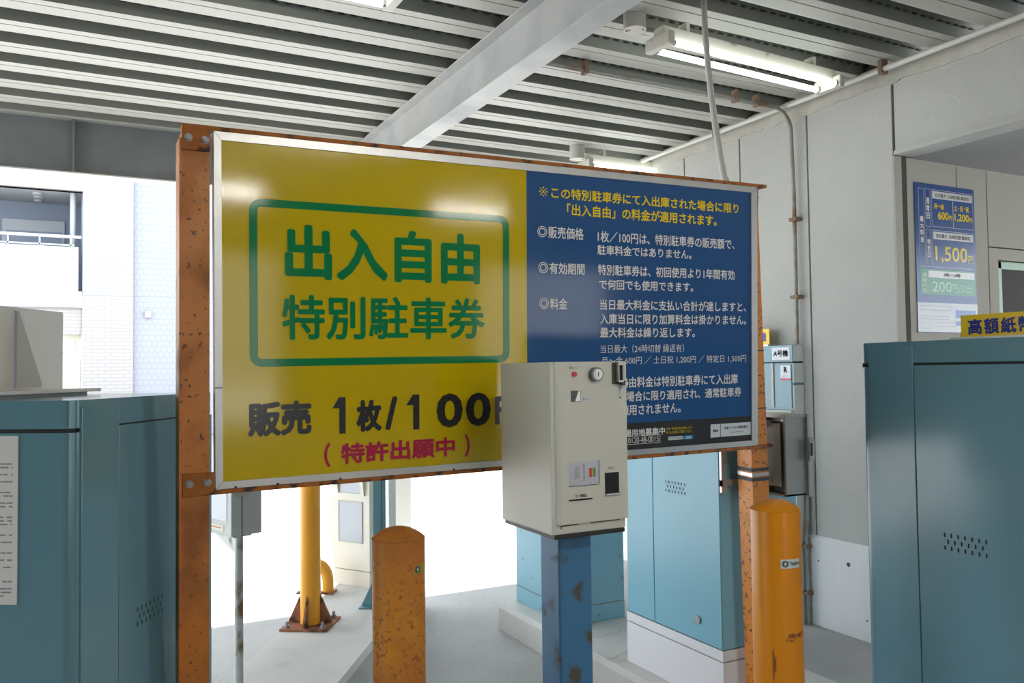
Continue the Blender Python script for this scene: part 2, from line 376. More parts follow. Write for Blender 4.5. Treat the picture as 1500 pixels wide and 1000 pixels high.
# long conduit along the deck, then down the wall
t = thing('conduit', 'long rust-streaked grey conduit bending from the deck down the right wall', 'conduit', (0,0,0), 0, 'conduits')
pts = [(1.9,3.745,3.155),(2.6,3.738,3.15),(3.4,3.735,3.145),(3.72,3.737,3.14)]
for k in range(1,9): a = k/8*PI/2; pts.append((3.76+.14*math.sin(a), 3.74, 3.0+.14*math.cos(a)))
pts += [(3.915,3.742,2.6),(3.915,3.745,1.69)]
MB().tube(pts, .0125).build('pipe', CONDR, t)
for p, v in (((2.40,3.738,3.152),0),((3.45,3.735,3.145),0),((3.62,3.737,3.142),0),((3.925,3.742,2.46),1),((3.925,3.744,1.98),1)):
    if v: MB().box(p[0]-.03,p[0]+.03,p[1]-.03,p[1]+.03,p[2]-.011,p[2]+.011,.004).build('clamp', BRACK, t)
    else: MB().box(p[0]-.011,p[0]+.011,p[1]-.024,p[1]+.024,p[2]-.022,p[2]+.05,.004).build('clamp', BRACK, t)
t = thing('conduit', 'short grey conduit with clamps running down to the floor beside the orange bollard', 'conduit', (3.915,3.705,0), 0, 'conduits')
MB().tube([(0,0,.0),(0,0,.56),(.012,0,.62),(.02,0,.95)], .0125).build('pipe', CONDR, t)
for z in (.47,.19): MB().box(-.03,.022,-.022,.022,z-.011,z+.011,.004).build('clamp', BRACK, t)
# pipe under the deck along the wall
t = thing('conduit', 'straight pale conduit running along the top of the right wall', 'conduit', (0,0,0), 0, 'conduits')
MB().tube([(3.848,5.33,3.15),(3.85,4.0,3.15),(3.84,2.0,3.15),(3.83,-2,3.15)], .0155, 14).build('pipe', PIPE, t)
for y in (4.36, 3.03, 1.6): MB().box(3.825,3.875,y-.014,y+.014,3.125,3.2,.004).build('clamp', BRACK, t)
# drooping flexible conduit down to the sign
pts = [at(1031, -3, z=3.235)]
for a, b in (((1033,50)),((1037,95)),((1042,140)),((1048,185)),((1055,228)),((1063,272))): pts.append(at(a, b, y=2.56 + .36*(272-b)/272))
t = thing('hanging_conduit', 'thin grey flexible conduit hanging from the deck down to the sign top', 'conduit', (0,0,0))
MB().tube(pts + [pts[-1]+Vector((.012,.0,-.06))], .0135, 14).build('flexible_pipe', PIPE, t)
e = pts[-1] + Vector((-.004,0,.03)); MB().cyl(e, e+Vector((.012,0,-.06)), .0165, 14).build('end_sleeve', PIPE, t)

# ------------------------------------------------------------ the big sign
def rot3(a, b, c):
    return (Matrix.Rotation(a,3,'Z') @ Matrix.Rotation(b,3,'X') @ Matrix.Rotation(c,3,'Y')).to_4x4()
S = thing('signboard', 'large yellow and blue parking sign bolted to two orange steel posts', 'sign')
mw = rot3(math.radians(-.326), math.radians(2.192), math.radians(-.598)); KS = .86; mw = mw @ Matrix.Scale(KS, 4); mw.translation = (.4087*KS, 2.9548*KS, EYE + KS*(1.1633-EYE))
S.matrix_world = mw
mb = MB(); D = .006
mb.m(0).rect(.02, 1.187, .02, 1.178, D); mb.m(1).rect(1.187, 2.37, .138, 1.178, D); mb.m(2).rect(1.187, 2.37, .02, .138, D)
mb.m(0).box(.02, 2.37, D+.001, D+.03, .02, 1.178)
panel = mb.build('sign_panel', [YEL, BLU, CHAR], S, fix=False)
def lettering(name, rows, m_, parent, y, bold=0.0):
    mb = MB()
    for r in rows: text_into(mb, r[0], r[1], r[2], r[3], r[4], y, r[5] if len(r) > 5 else bold)
    return mb.build(name, m_, parent, fix=False)
YT = D - .0012
g_ = MB()
text_into(g_, '出入自由', .233, .981, .711, .905, YT, .0065); text_into(g_, '特別駐車券', .222, 1.000, .500, .658, YT, .0036)
def rring(mb, x0, x1, z0, z1, w, r, y, n=8):
    o = []; i = []
    for cx, cz, a0 in ((x1-r,z1-r,0),(x0+r,z1-r,PI/2),(x0+r,z0+r,PI),(x1-r,z0+r,1.5*PI)):
        for k in range(n+1):
            a = a0 + PI/2*k/n; o.append((cx+r*math.cos(a), y, cz+r*math.sin(a))); q = max(r-w,.001); i.append((cx+q*math.cos(a), y, cz+q*math.sin(a)))
    N_ = len(o); mb.add(o+i, [(k, (k+1)%N_, N_+(k+1)%N_, N_+k) for k in range(N_)])
rring(g_, .114, 1.108, .408, .985, .027, .042, YT)
lab(g_.build('lettering', GRN, panel, fix=False), 'green lettering in a rounded green border')
lab(lettering('lettering', [('販売',.106,.324,.167,.288),('枚',.485,.581,.165,.281),('/',.594,.642,.167,.290),('0',.797,.905,.163,.294,.0062),('0',.918,1.025,.162,.293,.0062),('円',1.043,1.160,.164,.275)], LBLK, panel, YT, .0052), 'black price lettering')
for a, b in ((.398,.446),(.676,.728)):
    h = .131; w = b-a; z0 = .163
    mb = MB(); mb.add([(a,YT,z0+.70*h),(a+.10*w,YT,z0+.76*h),(a+.50*w,YT,z0+h),(b,YT,z0+h),(b,YT,z0),(a+.52*w,YT,z0),(a+.52*w,YT,z0+.70*h)], [(0,1,2,3,4,5,6)]); lab(mb.build('numeral', LBLK, panel, fix=False), 'black figure one')
lab(lettering('lettering', [('特許出願中',.428,.872,.053,.128),('（',.367,.390,.046,.134),('）',.912,.934,.046,.134)], LRED, panel, YT, .003), 'red lettering in brackets')
lab(lettering('lettering', [('この特別駐車券にて入出庫された場合に限り',1.300,2.291,1.070,1.116),('「出入自由」の料金が適用されます。',1.374,2.162,1.005,1.054)], LYEL, panel, YT, .0011), 'yellow lettering on blue')
B_ = .0008
rows = [('販売価格',1.286,1.454,.907,.956),('1枚／100円は、特別駐車券の販売額で、',1.523,2.266,.904,.951),('駐車料金ではありません。',1.521,2.017,.850,.892),
 ('有効期間',1.290,1.458,.763,.810),('特別駐車券は、初回使用より1年間有効',1.524,2.266,.765,.811),('で何回でも使用できます。',1.529,2.026,.705,.748),
 ('料金',1.293,1.374,.619,.665),('当日最大料金に支払い合計が達しますと、',1.532,2.334,.620,.665),('入庫当日に限り加算料金は掛かりません。',1.533,2.335,.560,.605),('最大料金は繰り返します。',1.533,2.035,.503,.547),
 ('当日最大（24時切替 繰返有）',1.535,1.974,.438,.474,0),('月～金 600円 ／ 土日祝 1,200円 ／ 特定日 1,500円',1.539,2.334,.388,.423,0),
 ('出入自由料金は特別駐車券にて入出庫',1.549,2.284,.289,.336),('された場合に限り適用され、通常駐車券',1.542,2.304,.230,.274),('には適用されません。',1.552,1.954,.171,.218),
 ('駐車場用地募集中',1.583,1.868,.080,.112),('0120-48-0015',1.673,1.834,.0515,.0765,0)]
def donut(mb, cx, cz, ro, ri, n=28):
    mb.add([(cx+r*math.cos(2*PI*i/n), YT, cz+r*math.sin(2*PI*i/n)) for r in (ro, ri) for i in range(n)], [(i,(i+1)%n,n+(i+1)%n,n+i) for i in range(n)])
mb = MB()                                                   # reference mark in front of the yellow note
cx, cz = 1.264, 1.094
for a in (PI/4, -PI/4):
    d = Vector((math.cos(a), math.sin(a)))*.021; n_ = Vector((-d.y, d.x)).normalized()*.0016
    mb.add([(cx+p.x, YT, cz+p.y) for p in (-d-n_, d-n_, d+n_, -d+n_)], [(0,1,2,3)])
for dx, dz in ((0,.016),(0,-.016),(.016,0),(-.016,0)): donut(mb, cx+dx, cz+dz, .0036, .0001, 12)
mb.build('reference_mark', LYEL, panel, fix=False)
w_ = MB()
for cx, cz in ((1.258,.932),(1.262,.787),(1.265,.643)): donut(w_, cx, cz, .0225, .0195); donut(w_, cx, cz, .0150, .0115)
for r in rows: text_into(w_, r[0], r[1], r[2], r[3], r[4], YT, r[5] if len(r) > 5 else B_)
rring(w_, 1.60, 1.842, .046, .082, .002, .003, YT)
lab(w_.build('lettering', LWHT, panel, fix=False), 'white lettering on blue and charcoal')
lab(lettering('lettering', [('土地・駐車場の有効活用について',1.875,2.020,.097,.109,0),('何でもお気軽にご相談ください！',1.875,2.016,.081,.093,0)], LYEL, panel, YT), 'two tiny yellow lines')
lb = MB().rect(2.123, 2.362, .051, .110, YT).build('label_plate', LABW, panel, fix=False)
MB().rect(2.178, 2.181, .051, .110, YT-.0004).build('divider', CHAR, lb, fix=False)
lb2 = MB().rect(1.886, 1.968, .053, .068, YT).build('label_plate', LABW, panel, fix=False)
lettering('lettering', [('コインパーキング',1.891,1.963,.056,.065,.0003)], LBLK, lb2, YT-.0006)
lettering('lettering', [('管理者',2.136,2.166,.074,.086,.0003),('日本パーキング株式会社',2.203,2.342,.083,.097,.0004),('0120-48-0015',2.235,2.315,.066,.072,0)], LBLK, lb, YT-.0006)
bb = lab(MB().rect(1.972, 2.022, .051, .068, YT).build('label_plate', mat('label_cyan', (60,150,200), .3), panel, fix=False), 'small cyan plate')
lettering('lettering', [('検索',1.984,2.010,.054,.065,.0003)], LWHT, bb, YT-.0006)
# mitred aluminium frame
mb = MB()
fo = [(0,0),(2.4,0),(2.4,1.2),(0,1.2)]; fi = [(.024,.024),(2.364,.024),(2.364,1.172),(.024,1.172)]
for k in range(4):
    a, b = fo[k], fo[(k+1)%4]; c_, d_ = fi[(k+1)%4], fi[k]
    mb.quad((a[0],0,a[1]),(b[0],0,b[1]),(c_[0],0,c_[1]),(d_[0],0,d_[1]))
    mb.quad((d_[0],0,d_[1]),(c_[0],0,c_[1]),(c_[0],.008,c_[1]),(d_[0],.008,d_[1]))
    mb.quad((b[0],0,b[1]),(a[0],0,a[1]),(a[0],.05,a[1]),(b[0],.05,b[1]))
mb.quad((0,.05,0),(0,.05,1.2),(2.4,.05,1.2),(2.4,.05,0))
mb.m(1).box(.0,.024,-.0006,.001,.339,.342)
for k in range(4):
    a = fo[k]; b = fi[k]; n = Vector((b[1]-a[1], 0, -(b[0]-a[0]))).normalized()*.0006
    mb.quad((a[0]-n.x,-.0005,a[1]-n.z),(b[0]-n.x,-.0005,b[1]-n.z),(b[0]+n.x,-.0005,b[1]+n.z),(a[0]+n.x,-.0005,a[1]+n.z))
for x in (.06,.20,.42,.86): mb.box(x, x+.008, -.003, .0, .0, .006)
mb.build('sign_frame', [ALU, DARK], S, fix=False)
# posts (the right one leans a little differently)
def tilted(mb, x0, x1, y0, y1, z0, z1, k, zr=1.2, ky=0.0):
    f = lambda x, z: x + k*(zr - z)
    v = [(f(x,z), y + ky*(zr-z), z) for z in (z0, z1) for (x, y) in ((x0,y0),(x1,y0),(x1,y1),(x0,y1))]
    return mb.add(v, [(0,3,2,1),(4,5,6,7),(0,1,5,4),(1,2,6,5),(2,3,7,6),(3,0,4,7)])
mb = MB(); tilted(mb, -.100, -.012, .004, .10, -1.153, 1.188, -.006)
v = [(-.112,-.010),(-.100,-.004),(-.100,.10),(-.112,.10)]
tilted(mb, -.1085, -.100, -.012, .10, -1.153, 1.165, -.006)
lab(mb.build('post', ORANGED, S), 'left post, browner with pale edge')
mb = MB(); tilted(mb, 2.3520, 2.4520, .055, .150, -1.262, 1.19, .012, ky=-.038)
p2 = lab(mb.build('post', ORANGE, S), 'right post, bright orange with rust specks')
for z, h in ((-.16,.008),(-.115,.008),(.44,.003),(.17,.003)):
    mb = MB(); tilted(mb, 2.3505, 2.4535, .0535, .1515, z-h, z+h, .012, ky=-.038); mb.build('rubber_band', DARK, p2)
mb = MB(); tilted(mb, 2.3500, 2.4540, .053, .152, -.146, -.130, .012, ky=-.038); mb.build('strap', STEEL, p2)
# rails: angle steel above and below the panel with bolted ends
def bolt(mb, x, z, y): mb.cyl((x,y,z),(x,y-.004,z),.013,20).cyl((x,y-.004,z),(x,y-.012,z),.0095,6)
r1 = lab(MB().box(-.098, 2.455, -.004, .054, 1.200, 1.2145, .002).box(-.100, -.012, -.006, .004, 1.128, 1.2145, .002).box(2.405, 2.450, .046, .055, 1.120, 1.20, .002).build('rail', RUSTD, S), 'top rail, rusty')
r2 = lab(MB().box(-.10, 2.50, -.004, .054, -.016, -.001, .002).box(-.104, -.006, -.006, .004, -.016, .060, .002).box(2.405, 2.462, .046, .055, -.005, .07, .002).build('rail', RUSTD, S), 'bottom rail, rusty')
for x, z, y, p_ in ((-.080,1.168,-.006,r1),(-.028,1.165,-.006,r1),(2.436,1.160,.046,r1),(-.083,.026,-.006,r2),(-.026,.028,-.006,r2),(2.448,.034,.046,r2)):
    b = MB(); bolt(b, x, z, y); b.build('bolt', BOLTM, p_)

# ------------------------------------------------------------ ticket machine on its blue post
T = thing('ticket_machine', 'off-white ticket vending machine mounted on a blue steel post', 'ticket machine', (1.266*.9,2.181*.9,EYE*.1))
T.scale = (.9,.9,.9)
Z0 = 1.052
MB().box(0, .268, .012, .345, Z0, Z0+.522, .004).build('body', WHITE, T)
mb = MB(); mb.vbox(.014, .268, -.006, .012, Z0+.032, Z0+.522, (.016,.004,0,0)); dr = mb.build('door', WHITE, T)
MB().box(.006, .262, .008, .338, Z0-.013, Z0, .002).build('base_tray', DARK, T)
mb = MB()
mb.box(.030,.092,.0115,.0125,Z0+.024,Z0+.027).box(.135,.245,.0115,.0125,Z0+.025,Z0+.028).box(.030,.033,.0115,.0125,Z0+.016,Z0+.025)
mb.build('seam', DARK, T)
mb = MB().cyl((.073,-.006,Z0+.484),(.073,-.013,Z0+.484),.0075,18).build('indicator_lamp', REDL, dr)
mb = MB(); mb.cyl((.148,-.006,Z0+.483),(.148,-.024,Z0+.483),.0215,28)
k_ = mb.build('lock', mat('lock_bezel', (120,120,118), .35, .6), dr)
lab(k_, 'round keyed lock')
mb = MB(); mb.cyl((.148,-.0235,Z0+.483),(.148,-.0265,Z0+.483),.0165,28); mb.cyl((.148,-.026,Z0+.483),(.148,-.0285,Z0+.483),.0115,24); mb.m(1).box(.1465,.1495,-.0292,-.028,Z0+.476,Z0+.490)
mb.build('lock_face', [STEEL, BLACK], dr)
mb = MB(); mb.box(.212,.236,-.010,-.005,Z0+.452,Z0+.520,.003); mb.m(1).box(.222,.226,-.030,-.008,Z0+.458,Z0+.516,.002).box(.222,.240,-.030,-.026,Z0+.458,Z0+.463).box(.222,.240,-.030,-.026,Z0+.511,Z0+.516).box(.237,.241,-.030,-.008,Z0+.458,Z0+.516,.002).m(0).cyl((.243,-.012,Z0+.455),(.243,-.028,Z0+.455),.008,14).m(1).cyl((.252,-.014,Z0+.453),(.252,-.030,Z0+.453),.006,14)
lab(mb.build('padlock_hasp', [mat('hasp_dark', (86,84,80), .45, .6), STEEL], dr), 'metal hasp with small padlock')
mb = MB(); mb.rect(.061,.097,Z0+.400,Z0+.434,-.0066); mb.m(1); mb.add([(.076,-.0072,Z0+.402),(.095,-.0072,Z0+.402),(.095,-.0072,Z0+.432),(.088,-.0072,Z0+.432)],[(0,1,2,3)])
mb.build('coin_entry', [mat('coin_shadow', (92,94,94), .5, .3), STEEL], dr, fix=False)
q = MB().rect(.099,.130,Z0+.400,Z0+.416,-.0066).build('label_plate', LABW, dr, fix=False)
lettering('lettering', [('投入口',.104,.125,Z0+.403,Z0+.412)], INK, q, -.0072)
q = MB().rect(.237,.247,Z0+.403,Z0+.448,-.0066).build('label_plate', LABW, dr, fix=False)
mb = MB(); text_into(mb, '返却レバー', .239, .245, Z0+.405, Z0+.446, -.0072, 0, True); mb.build('lettering', INK, q, fix=False)
sc = lab(MB().rect(.050,.157,Z0+.146,Z0+.218,-.0066).m(1).rect(.157,.160,Z0+.146,Z0+.218,-.0066).rect(.050,.157,Z0+.144,Z0+.146,-.0066).build('display_window', [mat('display_card', (190,194,206), .2), DARK], dr, fix=False), 'pale display window with an orange and green card')
mb = MB()
for x in (.070,.076,.083): text_into(mb, '特別駐車券販売', x, x+.004, Z0+.166, Z0+.204, -.0072, 0, True)
text_into(mb, '駐車券のご案内', .101, .107, Z0+.158, Z0+.212, -.0072, 0, True)
mb.build('lettering', INK, sc, fix=False)
MB().rect(.122,.133,Z0+.169,Z0+.197,-.0072).m(1).rect(.133,.137,Z0+.169,Z0+.197,-.0072).m(2).rect(.137,.146,Z0+.169,Z0+.197,-.0072).build('card', [mat('card_red', (206,84,52), .4), mat('card_gold', (222,176,90), .4), mat('card_green', (84,150,110), .4)], sc, fix=False)
mb = MB(); mb.box(.180,.232,-.0075,-.004,Z0+.114,Z0+.178,.001); mb.m(1).box(.180,.234,-.016,-.004,Z0+.109,Z0+.1145,.001).m(2).rect(.183,.229,Z0+.117,Z0+.175,-.0078)
mb.build('return_tray', [DARK, STEEL, BLACK], dr)
mb = MB(); rring(mb, .187,.222,Z0+.186,Z0+.198,.0012,.001,-.0068); text_into(mb,'返却口',.193,.216,Z0+.188,Z0+.196,-.0068); mb.build('lettering', INK, dr, fix=False)
MB().box(.049,.133,-.0078,-.004,Z0+.101,Z0+.1055,.001).build('card_slot', BLACK, dr)
lettering('lettering', [('カード取出口',.072,.112,Z0+.110,Z0+.120,.0003),('販売ランプ',.058,.087,Z0+.500,Z0+.508,0)], LBLK, dr, -.0068)
MB().vbox(.074, .196, .099, .221, -.158, Z0-.013, (.008,.008,.008,.008), 4).build('post', BPOST, T)
MB().box(.03,.24,.055,.265,-.1722,-.158,.003).build('base_plate', BPOST, T)

# ------------------------------------------------------------ service cabinets
def vents(mb, origin, ux, zs, n=7, pitch=.0219, face=None):
    """staggered slots; origin = first slot of the top row, ux = direction along the face, face = outward normal"""
    ux = Vector(ux); fn = Vector(face)
    for r, dz in enumerate((0, -.0195, -.039)):
        for i in range(n - (r == 1)):
            c = Vector(origin) + ux*(pitch*(i + .5*(r == 1))) + Vector((0,0,dz))
            a = ux*.0026; h = Vector((0,0,.0068)); t = fn*.0012
            k = 8; ring = []
            for s in range(k+1): q = PI*s/k; ring.append(c + t + a*math.cos(q) + Vector((0,0,.0042)) + Vector((0,0,.0026*math.sin(q))))
            for s in range(k+1): q = PI + PI*s/k; ring.append(c + t + a*math.cos(q) - Vector((0,0,.0042)) + Vector((0,0,.0026*math.sin(q))))
            mb.add(ring, [tuple(range(len(ring)))])

# --- left cabinet, stands on the left island; local y runs along its visible side
ISL = .22
RZL = math.radians(-32.6)
Lc = thing('service_cabinet', 'teal service cabinet at far left with a printed notice on its front', 'cabinet', (-.012,2.268,ISL), RZL, 'teal service cabinets')
H = 1.491 - ISL
mb = MB().vbox(-.72, 0, 0, .74, 0, H-.078, (.0,.024,.01,0)).vbox(-.72, 0, 0, .74, H-.068, H, (.0,.024,.01,0)).m(1).box(-.715,-.006,.006,.73,H-.079,H-.067)
mb.build('body', [TEAL, BLACK], Lc)
MB().box(-.004,.004,.030,.192,.02,H-.018,.002).build('hinge_panel', TEAL, Lc)
mb = MB().box(-.002,.0030,.196,.735,.02,H-.072,.0015); dl = mb.build('side_door', TEAL, Lc)
mb = MB(); vents(mb, (.0030,.285,.914-ISL), (0,1,0), 0, face=(1,0,0)); mb.build('vent', BLACK, dl, fix=False)
nt_ = lab(MB().box(-.437,-.138,-.0025,.0,1.004-ISL,1.407-ISL).build('notice', PAPER, Lc), 'white printed notice sheet')
mb = MB()
z = 1.350 - ISL
random.seed(3)
while z > 1.02 - ISL:
    if random.random() < .72:
        x = -.428; end = -.150 - random.choice((0,0,.0,.02,.05))
        while x < end:
            wv = random.uniform(.010,.030); mb.rect(x, min(x+wv,end), z-.0036, z, -.0031); x += wv + random.choice((.002,.002,.008))
    z -= .0085
mb.rect(-.425,-.215,1.378-ISL,1.384-ISL,-.0031)
mb.build('lettering', mat('notice_print', (138,138,138), .8), nt_, fix=False)
# white L-shaped board standing on it, seen from behind
M3 = Matrix.Rotation(-RZL, 3, 'Z')
def loc_l(p): return M3 @ (p - Vector((-.012,2.268,ISL)))
pf = loc_l(at(92, 567, d=2.6)); zt = at(94, 457, d=2.6).z - 1.491
xb = pf.x; yf = pf.y
B1 = thing('board_stand', 'grey L-shaped board on top of the far-left cabinet, seen from behind', 'sign', Matrix.Rotation(RZL,3,'Z') @ Vector((xb, yf, 0)) + Vector((-.012,2.268,1.491)), RZL)
MB().box(-.008, 0, -.62, 0, .020, zt, .002).build('board', ACRY, B1)
MB().box(-.03, .108, -.62, .03, .010, .020, .002).box(-.02,.08,-.6,0,0,.0105).build('base_plate', ACRY, B1)
gy = loc_l(at(20, 567, d=2.39)).y - yf
MB().prism([(0,.026),(.080,.026),(.080,.040),(.010,zt-.012),(0,zt-.012)], gy-.005, gy+.005, 'y').m(1).box(-.001,.004,gy-.010,gy+.010,.026,zt-.010).build('gusset', [ACRY, EDGEB], B1)

# --- right cabinet, faces -x
IR = .1515
Rc = thing('service_cabinet', 'dark teal service cabinet at the right edge, topped by a yellow placard', 'cabinet', (2.348,1.0,IR), 0, 'teal service cabinets')
H = 1.627 - IR
mb = MB().vbox(0, .50, -.4, .970, 0, H-.080, (0,0,0,.030)).vbox(0, .50, -.4, .970, H-.068, H, (0,0,0,.030)).m(1).box(.006,.49,-.39,.964,H-.081,H-.067)
mb.build('body', [TEAL, BLACK], Rc)
MB().box(-.004,.004,.766,.932,.02,H-.016,.002).build('hinge_panel', TEAL, Rc)
d2 = MB().box(-.0030,.002,-.39,.762,.02,H-.076,.0015).build('door', TEAL, Rc)
mb = MB(); vents(mb, (-.0030,.672,1.034-IR), (0,-1,0), 0, face=(-1,0,0)); mb.build('vent', BLACK, d2, fix=False)
p = at(1408, 494, x=2.50); q = at(1408, 462, x=2.50)
PL = thing('counter_placard', 'yellow placard with navy lettering on top of the right cabinet', 'sign', (2.50, p.y, 1.627), -PI/2, 'yellow machine placards')
hp = q.z - 1.627
MB().box(0,.46,0,.004,.010,hp,.0005).build('board', SIGY, PL)
MB().box(-.006,.47,-.05,.012,0,.010,.002).build('base_strip', ALU, PL)
mb = MB(); ch = hp - .012
x = .024
for c_ in '高額紙幣': text_into(mb, c_, x, x+.047, .018, .018+ch*.72, -.0012, .0014); x += .0535
mb.build('lettering', LBLU, PL, fix=False)

# --- middle cabinet on a pale base
Mc = thing('service_cabinet', 'light blue service cabinet on a pale base behind the ticket machine', 'cabinet', (2.352,2.686,IR), 0, 'teal service cabinets')
H = 1.30 - IR
MB().box(0,.43,0,.665,.239,H,.003).build('body', LTEAL, Mc)
MB().box(-.006,.436,-.006,.671,0,.190,.003).box(-.006,.436,-.006,.671,.194,.237,.003).m(1).box(0,.425,0,.66,.18,.24).build('base', [BASEW, DARK], Mc)
MB().box(-.004,.001,.455,.662,.245,H-.05,.0015).build('side_panel', LTEAL, Mc)
d3 = MB().box(-.004,.001,.003,.449,.245,H-.05,.0015).build('door', LTEAL, Mc)
mb = MB(); vents(mb, (-.004,.352,1.043-IR), (0,-1,0), 0, face=(-1,0,0)); mb.build('vent', BLACK, d3, fix=False)
MB().cyl((-.004,.148,.33),(-.012,.148,.33),.0175,24).build('lock_cap', STEEL, d3)
# --- rusting cabinet beyond it
Gc = thing('parking_machine', 'light blue rust-spotted machine at the back end of the right island', 'parking machine', (2.373,3.953,IR))
MB().box(0,.374,0,.60,.096,1.25,.004).build('body', RTEAL, Gc)
MB().box(-.001,.375,-.001,.601,0,.092,.002).m(1).box(.003,.371,.003,.597,.085,.1).build('base', [RTEAL, RUSTP], Gc)

# --- machine against the wall, A-go-ki
Am = thing('parking_machine', 'teal payment machine against the right wall behind the sign post', 'parking machine', (3.86,3.734,0))
MB().box(0,.088,0,.62,0,1.575,.003).box(-.004,.088,-.004,.63,1.583,1.685,.003).m(1).box(.004,.088,.004,.6,1.57,1.59).build('body', [TEAL, BLACK], Am)
lab(MB().box(.002,.087,-.006,-.004,1.585,1.683).box(.002,.087,-.006,-.001,0,1.44).box(.002,.087,-.006,-.001,1.455,1.574).build('side_panel', mat('pale_panel', (206,212,212), .4), Am), 'pale grey side panel')
MB().box(-.010,.0,.150,.172,1.30,1.575,.002).build('hinge_strip', CABG, Am)
fd = MB().box(-.004,.001,.008,.146,1.30,1.568,.0015).build('door', TEAL, Am)
MB().box(-.03,.0,-.01,.63,1.27,1.285,.003).build('ledge', CABG, Am)
def side_label(parent, y0, y1, z0, z1, x, m_, name='label_plate'):
    return MB().quad((x,y1,z0),(x,y0,z0),(x,y0,z1),(x,y1,z1)).build(name, m_, parent, fix=False)
def side_text(parent, s, y0, y1, z0, z1, x, m_, bold=0):
    mb = MB(); text_into(mb, s, -y1, -y0, z0, z1, 0, bold); mb.v = [(x, -v[0], v[2]) for v in mb.v]
    return mb.build('lettering', m_, parent, fix=False)
l_ = side_label(Am, .016, .162, 1.595, 1.672, -.0052, LABW); side_text(Am, 'A号機', .028, .150, 1.615, 1.655, -.0060, INK, .0012)
l_ = side_label(fd, .012, .094, 1.468, 1.560, -.0052, LABW); mb = side_text(fd, 'R', .038, .066, 1.515, 1.552, -.0060, LRED, .002)
side_label(fd, .012, .094, 1.468, 1.482, -.0058, LRED, 'label_strip')
side_text(fd, 'レシート', .030, .076, 1.488, 1.503, -.0060, INK)
p = at(1127, 503, x=3.87)
P2 = thing('counter_placard', 'small yellow placard on the machine by the wall, mostly hidden by the post', 'sign', (3.87, p.y+.32, 1.685), -PI/2, 'yellow machine placards')
MB().box(0,.32,0,.004,.008,.108,.0005).build('board', SIGY, P2); MB().box(0,.32,-.012,.05,0,.009,.002).build('base_strip', ALU, P2)
mb = MB(); text_into(mb, '機', .232, .295, .028, .088, -.0012, .002); mb.build('lettering', LBLU, P2, fix=False)

# --- cable box strapped to the right post
Cb = thing('cable_box', 'grey electrical box with open back strapped beside the right orange post', 'electrical box', (2.974*.86,2.934*.86,EYE+.86*(.935-EYE)))
Cb.scale = (.86,.86,.86)
mb = MB()
mb.box(.002,.135,0,.012,0,.385,.002).box(.002,.135,.158,.17,0,.385,.002).box(.002,.135,0,.17,0,.012,.002).box(.002,.135,0,.17,.372,.385,.002).box(.06,.07,.01,.16,.01,.38)
mb.build('housing', CABG, Cb)
MB().box(-.004,.140,-.006,.176,.372,.392,.004).build('lid', CABG, Cb)
MB().box(.135,.160,-.012,.182,-.008,.390,.003).build('door', CABG, Cb)
ins = lab(MB().box(.001,.006,.035,.145,.045,.345,.002).build('inner_plate', CABI, Cb), 'pale inner plate')
for y, z in ((.02,.03),(.02,.36),(.15,.03),(.15,.36)): MB().cyl((.062,y,z),(.003,y,z),.007,14).build('screw', STEEL, Cb)
MB().box(.128,.166,-.026,-.010,.165,.275,.004).m(1).box(.140,.150,-.030,-.024,.19,.25).build('latch', [CABG, DARK], Cb)
mb = MB()
mb.box(-.255,-.247,.158,.166,.02,.40).box(-.255,-.215,.166,.172,.02,.40).box(-.255,.02,.165,.172,.05,.08).box(-.255,.02,.165,.172,.33,.36).box(-.255,-.240,.158,.172,.05,.08).box(-.255,-.240,.158,.172,.33,.36)
mb.box(-.075,.004,.09,.16,.06,.09).box(-.075,.004,.09,.16,.33,.36)
MB.build(mb, 'mounting_bracket', ALU, Cb)

